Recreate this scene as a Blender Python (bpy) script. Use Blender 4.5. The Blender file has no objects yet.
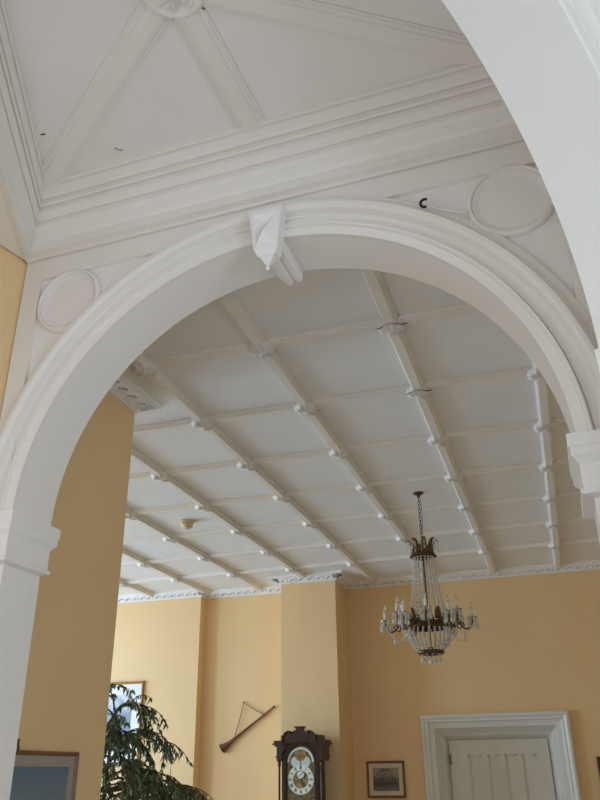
import bpy, bmesh, math, random
from mathutils import Vector, Matrix
random.seed(7)
C = bpy.context.scene.collection
SC = bpy.context.scene
S = 2.3            # dining room ceiling height above the eye, metres
EYE = 1.7
V = 1.061 * S      # distance to the middle of the lobby arch wall
PI = math.pi

# ------------------------------------------------------------------ materials
def mat(name, col, rough=0.6, metal=0.0, var=0.0, scale=6.0, bump=0.0, bscale=60.0, trans=0.0, spec=0.5, detail=4.0, stretch=None):
    m = bpy.data.materials.new(name); m.use_nodes = True
    nt = m.node_tree; b = nt.nodes['Principled BSDF']
    b.inputs['Base Color'].default_value = (*col, 1); b.inputs['Roughness'].default_value = rough
    b.inputs['Metallic'].default_value = metal; b.inputs['Transmission Weight'].default_value = trans
    b.inputs['Specular IOR Level'].default_value = spec
    tc = nt.nodes.new('ShaderNodeTexCoord')
    src = tc.outputs['Object']
    if stretch:
        mp = nt.nodes.new('ShaderNodeMapping'); mp.inputs['Scale'].default_value = stretch
        nt.links.new(src, mp.inputs['Vector']); src = mp.outputs['Vector']
    if var > 0:
        n = nt.nodes.new('ShaderNodeTexNoise'); n.inputs['Scale'].default_value = scale; n.inputs['Detail'].default_value = detail
        nt.links.new(src, n.inputs['Vector'])
        r = nt.nodes.new('ShaderNodeValToRGB')
        r.color_ramp.elements[0].position = 0.3; r.color_ramp.elements[1].position = 0.7
        r.color_ramp.elements[0].color = (*[max(0, c * (1 - var)) for c in col], 1)
        r.color_ramp.elements[1].color = (*[min(1, c * (1 + var)) for c in col], 1)
        nt.links.new(n.outputs['Fac'], r.inputs['Fac']); nt.links.new(r.outputs['Color'], b.inputs['Base Color'])
    if bump > 0:
        n2 = nt.nodes.new('ShaderNodeTexNoise'); n2.inputs['Scale'].default_value = bscale; n2.inputs['Detail'].default_value = 3
        nt.links.new(tc.outputs['Object'], n2.inputs['Vector'])
        bp = nt.nodes.new('ShaderNodeBump'); bp.inputs['Strength'].default_value = bump; bp.inputs['Distance'].default_value = 0.004
        nt.links.new(n2.outputs['Fac'], bp.inputs['Height']); nt.links.new(bp.outputs['Normal'], b.inputs['Normal'])
    return m
M = {}
M['plaster'] = mat('white_plaster', (0.80, 0.755, 0.70), 0.7, var=0.02, scale=2.5, bump=0.15, bscale=40)
M['arch'] = mat('white_gloss_plaster', (0.82, 0.785, 0.75), 0.55, var=0.015, scale=2.5, bump=0.1, bscale=40)
M['ceil'] = mat('ceiling_paint', (0.80, 0.785, 0.765), 0.75, var=0.02, scale=1.5, bump=0.12, bscale=50)
M['rib'] = mat('cream_rib_paint', (0.80, 0.755, 0.70), 0.6, var=0.02, scale=3)
M['bayceil'] = mat('lobby_ceiling_paint', (0.80, 0.765, 0.73), 0.75, var=0.03, scale=2.0, bump=0.2, bscale=30)
M['yellow'] = mat('yellow_wall_paint', (0.78, 0.555, 0.295), 0.65, var=0.02, scale=2.0, bump=0.1, bscale=70)
M['cream'] = mat('cream_hall_paint', (0.85, 0.825, 0.74), 0.65, var=0.02, scale=2)
M['door'] = mat('door_paint', (0.66, 0.63, 0.565), 0.45, var=0.02, scale=5)
M['casing'] = mat('door_casing_paint', (0.72, 0.70, 0.67), 0.35, var=0.015, scale=5)
M['iron'] = mat('dark_iron', (0.03, 0.026, 0.022), 0.5, 0.6)
M['brass'] = mat('aged_brass', (0.125, 0.068, 0.03), 0.42, 0.7, var=0.3, scale=40)
M['gilt'] = mat('gilt_wood', (0.42, 0.27, 0.09), 0.4, 0.6, var=0.25, scale=40)
M['goldbrass'] = mat('polished_brass', (0.62, 0.40, 0.13), 0.3, 0.9, var=0.15, scale=30)
M['mahog'] = mat('dark_mahogany', (0.042, 0.016, 0.012), 0.35, var=0.45, scale=9, stretch=(6, 6, 0.7))
M['mahog2'] = mat('dark_mahogany_edge', (0.028, 0.011, 0.009), 0.3, var=0.4, scale=12)
M['oak'] = mat('brown_frame_wood', (0.20, 0.085, 0.03), 0.4, var=0.3, scale=25)
M['darkframe'] = mat('dark_frame_wood', (0.045, 0.02, 0.014), 0.4, var=0.3, scale=25)
M['horn'] = mat('reddish_brown_horn', (0.14, 0.055, 0.03), 0.4, var=0.35, scale=18)
M['cord'] = mat('brown_cord', (0.24, 0.13, 0.07), 0.8, var=0.3, scale=80)
M['crystal'] = mat('crystal_glass', (0.90, 0.86, 0.76), 0.08, trans=0.35, spec=0.9)
M['clear'] = mat('clear_glass', (0.95, 0.95, 0.93), 0.05, trans=0.85)
M['candle'] = mat('ivory_wax', (0.82, 0.79, 0.70), 0.5, var=0.03, scale=20)
M['enamel'] = mat('white_enamel', (0.72, 0.80, 0.76), 0.35, var=0.04, scale=20)
M['moon'] = mat('moon_hump_enamel', (0.60, 0.70, 0.66), 0.35, var=0.08, scale=25)
M['black'] = mat('black_paint', (0.015, 0.014, 0.014), 0.5)
M['dialcentre'] = mat('painted_dial_scene', (0.26, 0.17, 0.06), 0.5, var=0.9, scale=28)
M['spandrel'] = mat('tarnished_brass_spandrel', (0.16, 0.13, 0.07), 0.4, 0.5, var=0.7, scale=60)
M['leaf'] = mat('fig_leaf_green', (0.12, 0.175, 0.085), 0.4, var=0.55, scale=14)
M['bark'] = mat('fig_bark', (0.10, 0.065, 0.04), 0.8, var=0.3, scale=20)
M['soil'] = mat('potting_soil', (0.03, 0.02, 0.015), 0.9)
M['terra'] = mat('terracotta', (0.35, 0.13, 0.06), 0.7, var=0.15, scale=12)
M['mount'] = mat('cream_mount_board', (0.66, 0.58, 0.42), 0.7, var=0.03, scale=8)
M['whitemount'] = mat('white_mount_board', (0.80, 0.82, 0.82), 0.6, var=0.02, scale=8)
M['greymount'] = mat('grey_mount_board', (0.36, 0.31, 0.26), 0.7, var=0.03, scale=8)
M['detect'] = mat('yellowed_plastic', (0.66, 0.52, 0.30), 0.5, var=0.04, scale=20)
M['floor'] = mat('grey_carpet_boards', (0.48, 0.465, 0.44), 0.4, var=0.3, scale=4, stretch=(1, 12, 1))
M['globe'] = mat('white_glass_globe', (0.85, 0.87, 0.92), 0.15, spec=0.7)
M['metal'] = mat('dull_hinge_metal', (0.12, 0.09, 0.06), 0.4, 0.8)

def picture_mat(name, stops, noise=0.18, nscale=7.0, axis='Z', blotch=None):
    """a printed / painted picture: banded from bottom to top and broken up with noise"""
    m = bpy.data.materials.new(name); m.use_nodes = True; nt = m.node_tree; b = nt.nodes['Principled BSDF']
    b.inputs['Roughness'].default_value = 0.45
    tc = nt.nodes.new('ShaderNodeTexCoord'); sep = nt.nodes.new('ShaderNodeSeparateXYZ')
    nt.links.new(tc.outputs['Generated'], sep.inputs[0])
    n = nt.nodes.new('ShaderNodeTexNoise'); n.inputs['Scale'].default_value = nscale; n.inputs['Detail'].default_value = 6
    nt.links.new(tc.outputs['Generated'], n.inputs['Vector'])
    ma = nt.nodes.new('ShaderNodeMath'); ma.operation = 'MULTIPLY_ADD'; ma.inputs[1].default_value = noise * 2; ma.inputs[2].default_value = -noise
    nt.links.new(n.outputs['Fac'], ma.inputs[0])
    ad = nt.nodes.new('ShaderNodeMath'); ad.operation = 'ADD'
    nt.links.new(sep.outputs[axis], ad.inputs[0]); nt.links.new(ma.outputs[0], ad.inputs[1])
    r = nt.nodes.new('ShaderNodeValToRGB')
    els = r.color_ramp.elements
    while len(els) < len(stops): els.new(0.5)
    for e, (p, c) in zip(els, stops): e.position = p; e.color = (*c, 1)
    nt.links.new(ad.outputs[0], r.inputs['Fac']); nt.links.new(r.outputs['Color'], b.inputs['Base Color'])
    return m

# ------------------------------------------------------------------ mesh helpers
class MB:
    def __init__(self): self.v = []; self.f = []; self.sm = []
    def add(self, vs, fs, smooth=False):
        o = len(self.v); self.v += [tuple(p) for p in vs]
        for f in fs: self.f.append([i + o for i in f]); self.sm.append(smooth)
        return self
    def box(self, a, b):
        x0, y0, z0 = a; x1, y1, z1 = b
        return self.add([(x0,y0,z0),(x1,y0,z0),(x1,y1,z0),(x0,y1,z0),(x0,y0,z1),(x1,y0,z1),(x1,y1,z1),(x0,y1,z1)],
                 [(0,3,2,1),(4,5,6,7),(0,1,5,4),(1,2,6,5),(2,3,7,6),(3,0,4,7)])
    def obox(self, o, ex, ey, ez):
        o, ex, ey, ez = map(Vector, (o, ex, ey, ez)); P = []
        for k in (0, 1):
            for (i, j) in ((0,0),(1,0),(1,1),(0,1)): P.append(o + ex*i + ey*j + ez*k)
        return self.add(P, [(0,3,2,1),(4,5,6,7),(0,1,5,4),(1,2,6,5),(2,3,7,6),(3,0,4,7)])
    def sections(self, secs, close=False, capped=True, smooth=False, ring=True):
        """skin a list of equal length point loops"""
        n = len(secs[0]); P = [p for s in secs for p in s]; F = []
        m = len(secs)
        for i in range(m if close else m - 1):
            a, b = i * n, ((i + 1) % m) * n
            for j in range(n if ring else n - 1):
                k = (j + 1) % n; F.append((a + j, a + k, b + k, b + j))
        if capped and not close and ring:
            F.append(tuple(reversed(range(n)))); F.append(tuple(range((m - 1) * n, m * n)))
        return self.add(P, F, smooth)
    def tube(self, pts, rad, n=8, smooth=True, close=False):
        pts = [Vector(p) for p in pts]
        if not isinstance(rad, (list, tuple)): rad = [rad] * len(pts)
        secs = []; up = None; m = len(pts)
        for i, p in enumerate(pts):
            if close: t = pts[(i + 1) % m] - pts[i - 1]
            else: t = pts[min(i + 1, m - 1)] - pts[max(i - 1, 0)]
            if t.length < 1e-9: t = Vector((0, 0, 1))
            t.normalize()
            if up is None: up = Vector((0, 0, 1)) if abs(t.z) < 0.9 else Vector((1, 0, 0))
            a = t.cross(up)
            if a.length < 1e-6: a = t.orthogonal()
            a.normalize(); b = a.cross(t); up = b
            secs.append([p + (a * math.cos(2*PI*k/n) + b * math.sin(2*PI*k/n)) * rad[i] for k in range(n)])
        return self.sections(secs, close=close, smooth=smooth)
    def lathe(self, c, prof, n=24, smooth=True, axis=None, rfun=None):
        """prof = [(r, h)] about axis through c"""
        c = Vector(c); az = Vector(axis).normalized() if axis else Vector((0, 0, 1))
        ax = az.orthogonal().normalized() if axis else Vector((1, 0, 0)); ay = az.cross(ax)
        secs = []
        for r, h in prof:
            secs.append([c + az * h + (ax * math.cos(2*PI*k/n) + ay * math.sin(2*PI*k/n)) * (max(r, 1e-4) * (rfun(2*PI*k/n) if rfun else 1)) for k in range(n)])
        return self.sections(secs, smooth=smooth)
    def ball(self, c, r, n=6, m=4, sz=1.0, smooth=True):
        return self.lathe(c, [(r * math.sin(PI * i / m), -r * sz * math.cos(PI * i / m)) for i in range(m + 1)], n, smooth)
    def build(self, name, material, parent=None):
        me = bpy.data.meshes.new(name); me.from_pydata(self.v, [], self.f); me.validate()
        bm = bmesh.new(); bm.from_mesh(me); bmesh.ops.recalc_face_normals(bm, faces=bm.faces[:]); bm.to_mesh(me); bm.free()
        if len(me.polygons) == len(self.sm):
            for p, s in zip(me.polygons, self.sm): p.use_smooth = s
        if isinstance(material, str): material = M[material]
        me.materials.append(material)
        o = bpy.data.objects.new(name, me); C.objects.link(o)
        if parent is not None:
            o.parent = parent; o.matrix_parent_inverse = parent.matrix_basis.inverted()
        return o

def sweep(mb, path, prof, up=(0, 0, 1), side=1, close=False, outs=None):
    """prof=[(out,down)] carried along a horizontal path with mitred corners; out = to the left(+1)/right(-1) of travel"""
    pts = [Vector(p) for p in path]; n = len(pts); secs = []
    for i, p in enumerate(pts):
        d0 = (pts[i] - pts[i-1]).normalized() if (i > 0 or close) else None
        d1 = (pts[(i+1) % n] - pts[i]).normalized() if (i < n - 1 or close) else None
        if d0 is None: d0 = d1
        if d1 is None: d1 = d0
        n0 = Vector((-d0.y, d0.x, 0)) * side; n1 = Vector((-d1.y, d1.x, 0)) * side
        if outs and 0 < i < n - 1:   # unequal projection either side of a corner
            a0, a1 = outs[i-1], outs[i]; det = n0.x*n1.y - n0.y*n1.x
            mit = Vector(((a0*n1.y - a1*n0.y)/det, (n0.x*a1 - n1.x*a0)/det, 0))
        else:
            mit = n0 + n1; mit = mit / max(1e-6, mit.dot(n0)) * (outs[min(i, len(outs)-1)] if outs else 1)
        secs.append([p + mit * a + Vector((0, 0, -b)) for a, b in prof])
    mb.sections(secs, close=close)
    return mb

def tag(o, label=None, cat=None, group=None, kind=None):
    if label: o['label'] = label
    if cat: o['category'] = cat
    if group: o['group'] = group
    if kind: o['kind'] = kind
    return o
def thing(name, loc, label, cat, group=None, rz=0.0, kind=None):
    o = bpy.data.objects.new(name, None); C.objects.link(o); o.location = loc; o.rotation_euler = (0, 0, rz); o.empty_display_size = 0.1
    bpy.context.view_layer.update()
    return tag(o, label, cat, group, kind)
def struct(o, label, cat): return tag(o, label, cat, kind='structure')
def copy_obj(o, parent=None):
    c = o.copy(); C.objects.link(c)
    if parent is not None: c.parent = parent
    return c
def H(u, v, z): return Vector((u * S, v * S, EYE + z * S))      # dining room units
def zz(z): return EYE + z * S

# ------------------------------------------------------------------ lobby frame
DE = math.radians(1.5)
E_ = Vector((math.cos(DE), -math.sin(DE), 0)); N_ = Vector((math.sin(DE), math.cos(DE), 0))
O_ = Vector((-0.371 * V, V, 0))
def A(s, n, z): return O_ + E_ * (s * V) + N_ * (n * V) + Vector((0, 0, EYE + z * V))   # far arch wall frame
TH = math.radians(28)
D2 = Vector((-math.sin(TH), -math.cos(TH), 0)); N2 = Vector((math.cos(TH), -math.sin(TH), 0))
P2 = Vector((0.126 * V, V, 0))
def B(d, n, z): return P2 + D2 * (d * V) + N2 * (n * V) + Vector((0, 0, EYE + z * V))   # near arch wall frame
ZF = -EYE / V        # floor in lobby units
ARC = dict(c=-0.007, z=0.382, r=0.442)
ARC2 = dict(c=0.548, z=0.454, r=0.430)
ZB = 1.03            # lobby ceiling

def arch_wall(fr, a, s0, s1, n0, n1, zt, z0=ZF, seg=64):
    mb = MB(); c, zc, r = a['c'], a['z'], a['r']
    L, R = c - r, c + r
    def slab(x0, x1, za, zb):
        P = [fr(x, n, z) for z in (za, zb) for (x, n) in ((x0,n0),(x1,n0),(x1,n1),(x0,n1))]
        mb.add(P, [(0,3,2,1),(4,5,6,7),(0,1,5,4),(1,2,6,5),(2,3,7,6),(3,0,4,7)])
    ins = 0.008; zsp = a['z'] - 0.07
    slab(s0, L - ins, z0, zsp); slab(R + ins, s1, z0, zsp); slab(s0, L, zsp, zt); slab(R, s1, zsp, zt)
    lo = []; hi = []
    for i in range(seg + 1):
        t = PI - PI * i / seg; lo.append((c + r * math.cos(t), zc + r * math.sin(t))); hi.append((c + r * math.cos(t), zt))
    secs = [[fr(x, n0, z), fr(x, n1, z), fr(x2, n1, z2), fr(x2, n0, z2)] for (x, z), (x2, z2) in zip(lo, hi)]
    mb.sections(secs, smooth=False)
    return mb
def arc_sweep(fr, a, prof, t0=0.0, t1=PI, seg=72):
    """prof = [(radial offset, n)] swept round the arch"""
    mb = MB(); secs = []
    for i in range(seg + 1):
        t = t0 + (t1 - t0) * i / seg
        secs.append([fr(a['c'] + (a['r'] + q) * math.cos(t), n, a['z'] + (a['r'] + q) * math.sin(t)) for q, n in prof])
    return mb.sections(secs)
def smooth_angle(o, ang=40):
    for p in o.data.polygons: p.use_smooth = True
    try: o.data.set_sharp_from_angle(angle=math.radians(ang))
    except Exception: pass
    return o

# far arch wall -------------------------------------------------------------
TF = 0.104
wall_arch = arch_wall(A, ARC, -1.30, 1.62, 0.010, TF, 1.10).build('wall_arch', 'arch')
struct(wall_arch, 'white plastered wall pierced by the large round arch to the dining room', 'wall')
smooth_angle(wall_arch, 20)
ARCHIV = [(0.0, 0.010), (0.0, 0.0), (0.015, 0.0), (0.0158, -0.007), (0.0205, -0.007), (0.0212, 0.009), (0.0245, 0.009), (0.0250, 0.004), (0.0425, 0.004),
          (0.044, -0.002), (0.046, -0.010), (0.051, -0.0165), (0.057, -0.0165), (0.061, -0.012), (0.0625, -0.004), (0.066, -0.002), (0.066, 0.014)]
o = arc_sweep(A, ARC, ARCHIV).build('archivolt', 'plaster', wall_arch); smooth_angle(o, 18)
o = arc_sweep(A, ARC, [(0.060, 0.012), (0.060, 0.001), (0.079, 0.001), (0.0815, 0.004), (0.083, 0.012)], 0.35, PI - 0.35).build('field_border', 'plaster', wall_arch); smooth_angle(o, 18)
# raised borders of the spandrel fields
fr = MB()
def abox(mb, F, s0, s1, n0, n1, z0, z1):
    P = [F(x, n, z) for z in (z0, z1) for (x, n) in ((s0,n0),(s1,n0),(s1,n1),(s0,n1))]
    mb.add(P, [(0,3,2,1),(4,5,6,7),(0,1,5,4),(1,2,6,5),(2,3,7,6),(3,0,4,7)])
abox(fr, A, -0.507, 0.52, 0.002, 0.012, 0.858, 0.93)
fr.build('frieze_band', 'plaster', wall_arch)
st = MB(); abox(st, A, -0.507, -0.468, 0.002, 0.012, 0.40, 0.858); st.build('border_strip', 'plaster', wall_arch)
st = MB(); abox(st, A, 0.468, 0.507, 0.002, 0.012, 0.40, 0.858); st.build('border_strip', 'plaster', wall_arch)
for sx in (-0.400, 0.403):
    mb = MB()
    R = 0.068 * V
    ctr = A(sx, 0.010, 0.797)
    prof = [(R, -0.006), (R, 0.014), (R*0.97, 0.022), (R*0.94, 0.025), (R*0.905, 0.025), (R*0.885, 0.021), (R*0.875, 0.014), (R*0.865, 0.017), (R*0.84, 0.017), (R*0.76, 0.004), (R*0.70, 0.003), (0.0, 0.003)]
    mb.lathe(ctr, prof, 56, axis=-N_)
    ob = mb.build('roundel', 'plaster', wall_arch); smooth_angle(ob, 50)
# impost capitals
def impost(F, parent, sj, sgn, n0, n1, material='arch', k=1.0):
    """capital round a pier end: jamb face at s=sj looking to sgn; wraps front and back"""
    prof = [(0.013, 0.0), (0.013, 0.017), (0.011, 0.019), (0.011, 0.030), (0.008, 0.033), (0.004, 0.038), (0.003, 0.040), (0.003, 0.072),
            (0.007, 0.074), (0.0075, 0.077), (0.006, 0.080), (-0.005, 0.082), (-0.02, 0.082), (-0.02, 0.0)]
    z0 = 0.392
    mb = MB(); secs = []
    far = sj - sgn * 0.12
    for (s, n, ds, dn) in ((far, n0, 0, -1), (sj, n0, sgn, -1), (sj, n1, sgn, 1), (far, n1, 0, 1)):
        secs.append([F(s + ds * p * (k if p > 0 else 1), n + dn * (p + (0.014 if k < 1 and p > 0 and dn > 0 else 0)) * (k if p > 0 and dn < 0 else 1), z0 - d) for p, d in prof])
    mb.sections(secs)
    return mb.build('impost_capital', material, parent)
impost(A, wall_arch, ARC['c'] - ARC['r'], 1, 0, TF); impost(A, wall_arch, ARC['c'] + ARC['r'], -1, 0, TF)

# keystone -----------------------------------------------------------------
kb = MB()
zt, zb_ = 0.872, 0.793; n_t, n_b = -0.026, -0.022
tw, bw = 0.030, 0.021; kc = 0.004
def kq(s, n, z): return A(kc + s, n, z)
# tapered block with a sunk top panel and a pyramid boss on the face
kb.add([kq(-tw, 0.0, zt), kq(tw, 0.0, zt), kq(bw, 0.0, zb_), kq(-bw, 0.0, zb_), kq(-tw, n_t, zt), kq(tw, n_t, zt), kq(bw, n_b, zb_), kq(-bw, n_b, zb_)],
       [(3,2,1,0),(0,1,5,4),(1,2,6,5),(2,3,7,6),(3,0,4,7)])
iw, jw = tw * 0.80, bw * 0.86
kb.add([kq(-tw, n_t, zt), kq(tw, n_t, zt), kq(bw, n_b, zb_), kq(-bw, n_b, zb_),
        kq(-iw, n_t, zt-0.010), kq(iw, n_t, zt-0.010), kq(jw, n_b-0.001, zb_+0.006), kq(-jw, n_b-0.001, zb_+0.006), kq(0.0, n_t + 0.011, zt-0.024), kq(0, n_b-0.014, zb_+0.024)],
       [(0,1,5,4),(1,2,6,5),(2,3,7,6),(3,0,4,7),(4,5,8),(5,6,9,8),(6,7,9),(7,4,8,9)])
# the stepped lower corbel that ends in a small drop
kb.add([kq(-bw, n_b, zb_), kq(bw, n_b, zb_), kq(bw, 0.004, zb_), kq(-bw, 0.004, zb_),
        kq(-bw*0.75, n_b+0.006, zb_-0.012), kq(bw*0.75, n_b+0.006, zb_-0.012), kq(bw*0.75, 0.004, zb_-0.012), kq(-bw*0.75, 0.004, zb_-0.012)],
       [(0,1,5,4),(1,2,6,5),(2,3,7,6),(3,0,4,7),(4,5,6,7)])
kb.add([kq(-bw*0.62, n_b+0.008, zb_-0.012), kq(bw*0.62, n_b+0.008, zb_-0.012), kq(bw*0.62, 0.004, zb_-0.012), kq(-bw*0.62, 0.004, zb_-0.012),
        kq(0, n_b+0.012, zb_-0.034)], [(0,1,4),(1,2,4),(2,3,4),(3,0,4)])
key = kb.build('keystone', 'arch', wall_arch)
MB().ball(A(kc, n_b+0.012, zb_-0.035), 0.010, 8, 6).build('drop', 'arch', key)
# fluted rib on the soffit behind it
fl = MB(); zs = ARC['z'] + ARC['r']
for n_a, n_bb in ((0.0, TF + 0.004),):
    pr = [(-0.022, 0.004), (-0.022, -0.008), (-0.016, -0.014), (-0.010, -0.014), (-0.008, -0.022), (0.002, -0.022), (0.004, -0.016), (0.008, -0.016), (0.010, -0.020), (0.018, -0.020), (0.022, -0.012), (0.022, 0.004)]
    fl.sections([[kq(s, n_a, zs + z) for s, z in pr], [kq(s, n_bb, zs + z) for s, z in pr]])
fl.build('soffit_rib', 'arch', key)
# black hook left in the moulding with its trailing wire
hk = thing('hook', A(0.273, 0.0, 0.812), 'small black bent hook stuck above the big arch, right of the keystone', 'hook')
hc = A(0.273, -0.010, 0.814)
MB().tube([hc + E_*(0.016*math.cos(t)) + Vector((0,0,0.019*math.sin(t))) - N_*0.01 for t in [0.9 + i*0.42 for i in range(11)]], 0.0055, 7).build('hook_bend', 'iron', hk)
MB().tube([hc + E_*0.012 + Vector((0,0,-0.016)) - N_*0.01, hc + E_*0.05 + Vector((0,0,-0.030)) + N_*0.005, hc + E_*0.085 + Vector((0,0,-0.052)), hc + E_*0.15 + Vector((0,0,-0.085))], 0.004, 6).build('wire', 'plaster', hk)

# near arch wall -----------------------------------------------------------
wall_near = arch_wall(B, ARC2, -0.30, 1.12, 0.033, 0.136, 1.10).build('wall_near', 'arch'); smooth_angle(wall_near, 20)
struct(wall_near, 'white wall with the near arch cutting across the upper right corner', 'wall')
AR2 = [(q, 0.136 + 0.006 - n if n < 0.009 else 0.130) for q, n in ARCHIV]
o = arc_sweep(B, ARC2, AR2).build('archivolt', 'arch', wall_near); smooth_angle(o, 35)
impost(lambda s, n, z: B(s, n, z + 0.064), wall_near, ARC2['c'] - ARC2['r'], 1, 0.033, 0.136, k=0.3)
impost(lambda s, n, z: B(s, n, z + 0.06), wall_near, ARC2['c'] + ARC2['r'], -1, 0.033, 0.136, k=0.3)

# lobby left side: short yellow return and the wall beyond it
LA = A(-0.505, 0.03, 0); LA.z = 0
LA2 = A(-0.507, 0.0, 0) * 1.0; LA2.z = 0; LA2 = LA2 + Vector((-0.24, -0.97, 0)) * (0.36 * V)
LC = Vector((-0.371 * V - 0.06 * V, 0.02 * V, 0))
def vwall(p, q, th, z0, z1, side):
    p = Vector(p); q = Vector(q); d = (q - p).normalized(); n = Vector((-d.y, d.x, 0)) * (th * side)
    return MB().obox(p + Vector((0,0,z0)), q - p, n, Vector((0, 0, z1 - z0)))
ZBm = EYE + ZB * V
w = vwall(LA, LA2, 0.14, 0, ZBm, -1).build('wall_lobby_left', 'yellow'); struct(w, 'yellow painted wall strip left of the arch, under the lobby cornice', 'wall')
lw = MB(); ld = (LC - LA2).normalized(); LL_ = (LC - LA2).length; ln = Vector((ld.y, -ld.x, 0))
for (a, b, za, zb_2) in ((0, 0.25, 0, ZBm), (LL_ - 0.25, LL_, 0, ZBm), (0.25, LL_ - 0.25, 0, 0.9), (0.25, LL_ - 0.25, 3.2, ZBm)):
    lw.obox(LA2 + ld*a + Vector((0, 0, za)), ld*(b - a), ln*0.14, Vector((0, 0, zb_2 - za)))
w = lw.build('wall_lobby_side', 'arch'); struct(w, 'white lobby wall with an added window opening, left of the viewer and out of frame', 'wall')
wf = MB()
for (a, b, za, zb_2) in ((0.25, 0.30, .9, 3.2), (LL_ - .30, LL_ - .25, .9, 3.2), (0.30, LL_ - .30, .9, .95), (0.30, LL_ - .30, 3.15, 3.2), (LL_/2 - .02, LL_/2 + .02, .95, 3.15)):
    wf.obox(LA2 + ld*a + ln*.05 + Vector((0, 0, za)), ld*(b - a), ln*0.05, Vector((0, 0, zb_2 - za)))
w5 = struct(wf.build('window_5', 'arch'), 'unseen window added to brighten the lobby, left of the viewer', 'window')  # added window, out of view, gives the lobby fill light an opening
gl = MB(); gl.obox(LA2 + ld*0.3 + ln*.072 + Vector((0, 0, .95)), ld*(LL_ - .6), ln*0.006, Vector((0, 0, 2.2)))
M['pane'] = mat('window_pane', (1, 1, 1), 0.0, trans=1.0)
gl.build('pane', 'pane', w5)
LOB = (LA2 + (LC - LA2)*0.5 - ln*0.0 + Vector((0, 0, 2.05)), ln, LL_ - 0.6)

# lobby ceiling, cornice, ribs, boss -----------------------------------------
def Kc(u, v): return Vector((u * ZB * V, v * ZB * V, 0))     # image rays met at ceiling height (lobby units)
lobby_c = MB()
pa = [A(-0.62, 0.0, 0), A(0.62, 0.0, 0), B(1.1, 0.05, 0), LC + Vector((-0.1, -0.1, 0)), LA2 + Vector((-0.14, 0, 0))]
lobby_c.sections([[Vector((p.x, p.y, ZBm)) for p in pa], [Vector((p.x, p.y, ZBm + 0.12)) for p in pa]])
ceil2 = lobby_c.build('ceiling_lobby', 'bayceil'); struct(ceil2, 'grey white lobby ceiling with moulded ribs radiating from a boss', 'ceiling')
# cornice: along the arch wall and back along the left side, mitred at the corner
LD = Vector((0.43, -0.903, 0)).normalized()
crn = MB()
prof = [(0.0, 0.0), (0.092, 0.0), (0.092, 0.008), (0.086, 0.010), (0.085, 0.008), (0.083, 0.008), (0.082, 0.014), (0.076, 0.026), (0.070, 0.030), (0.070, 0.028), (0.067, 0.028), (0.067, 0.040),
        (0.062, 0.042), (0.061, 0.039), (0.058, 0.039), (0.057, 0.052), (0.048, 0.066), (0.047, 0.064), (0.045, 0.064), (0.044, 0.076),
        (0.036, 0.082), (0.028, 0.096), (0.022, 0.102), (0.022, 0.120), (0.004, 0.120), (0.004, 0.126), (0.0, 0.126), (0.0, 0.05)]
prof = [(a * V, b * V) for a, b in prof]
p0 = A(0.62, 0.0, ZB); p1 = A(-0.507, 0.0, ZB); p2 = p1 + LD * (0.75 * V)
for q in (p0, p1, p2): q.z = ZBm
sweep(crn, [p0, p1, p2], prof, side=1, outs=[0.78, 0.40])
cr = crn.build('trim_1', 'plaster'); struct(cr, 'stepped white plaster cornice running under the lobby ceiling', 'cornice')
sof = MB()
zs_ = EYE + 0.908 * V
tri = [p1, LA2, p2]
sof.sections([[Vector((q.x, q.y, zs_)) for q in tri], [Vector((q.x, q.y, ZBm)) for q in tri]])
sf = sof.build('soffit', 'plaster', cr)
boss = Kc(-0.379, 0.630); boss.z = ZBm
def lobby_rib(a, b, wdt=0.054):
    a = Vector((a.x, a.y, ZBm)); b = Vector((b.x, b.y, ZBm)); d = (b - a).normalized(); n = Vector((-d.y, d.x, 0)); w2 = wdt * V / 2
    pr = [(-1, -0.002), (-1, 0.007), (-0.86, 0.007), (-0.82, 0.012), (-0.62, 0.014), (-0.56, 0.022), (-0.3, 0.027), (0.3, 0.027), (0.56, 0.022), (0.62, 0.014), (0.82, 0.012), (0.86, 0.007), (1, 0.007), (1, -0.002)]
    mb = MB(); mb.sections([[p + n * (x * w2) - Vector((0, 0, z)) for x, z in pr] for p in (a, b)])
    return mb.build('rib', 'plaster', ceil2)
cA = Kc(-0.79, 0.925)
cB = Kc(0.03, 0.892)
for e in (cA, Kc(-0.366, 0.955), cB):
    lobby_rib(boss, e)
for e in (boss + (D2 * 0 + N2) * (0.30 * V), boss + Vector((-N2.x, N2.y, 0)) * (0.30 * V), boss + Vector((0, -1, 0)) * (0.5 * V)):
    lobby_rib(boss, e)
rg = MB(); R = 0.047 * V
rg.lathe(boss, [(R, 0.0), (R, -0.030), (R*0.95, -0.038), (R*0.86, -0.040), (R*0.78, -0.036), (R*0.74, -0.026), (R*0.70, -0.026), (R*0.70, 0.0)], 40)
rg.build('boss_ring', 'plaster', ceil2)
fl = MB()
for k in range(8):
    t = 2 * PI * (k + .4) / 8; dx = Vector((math.cos(t), math.sin(t), 0)); dy = Vector((-dx.y, dx.x, 0))
    secs = []
    for (r_, w_, h_) in ((0.16, 0.06, -0.030), (0.30, 0.17, -0.042), (0.46, 0.23, -0.040), (0.60, 0.20, -0.030), (0.69, 0.10, -0.034), (0.72, 0.02, -0.040)):
        secs.append([boss + dx*(R*r_) + dy*(R*w_*s_) + Vector((0, 0, h_ + abs(s_)**2*0.016 - (0.010 if s_ == 0 else 0)) ) for s_ in (-1, -0.5, -.12, 0, .12, 0.5, 1)] + [boss + dx*(R*r_) + Vector((0, 0, 0.0))])
    fl.sections(secs, smooth=False)
fl.lathe(boss, [(R*.20, 0), (R*.20, -0.040), (R*.15, -0.052), (0, -0.055)], 12)
fl.build('boss_flower', 'plaster', ceil2)
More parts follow.
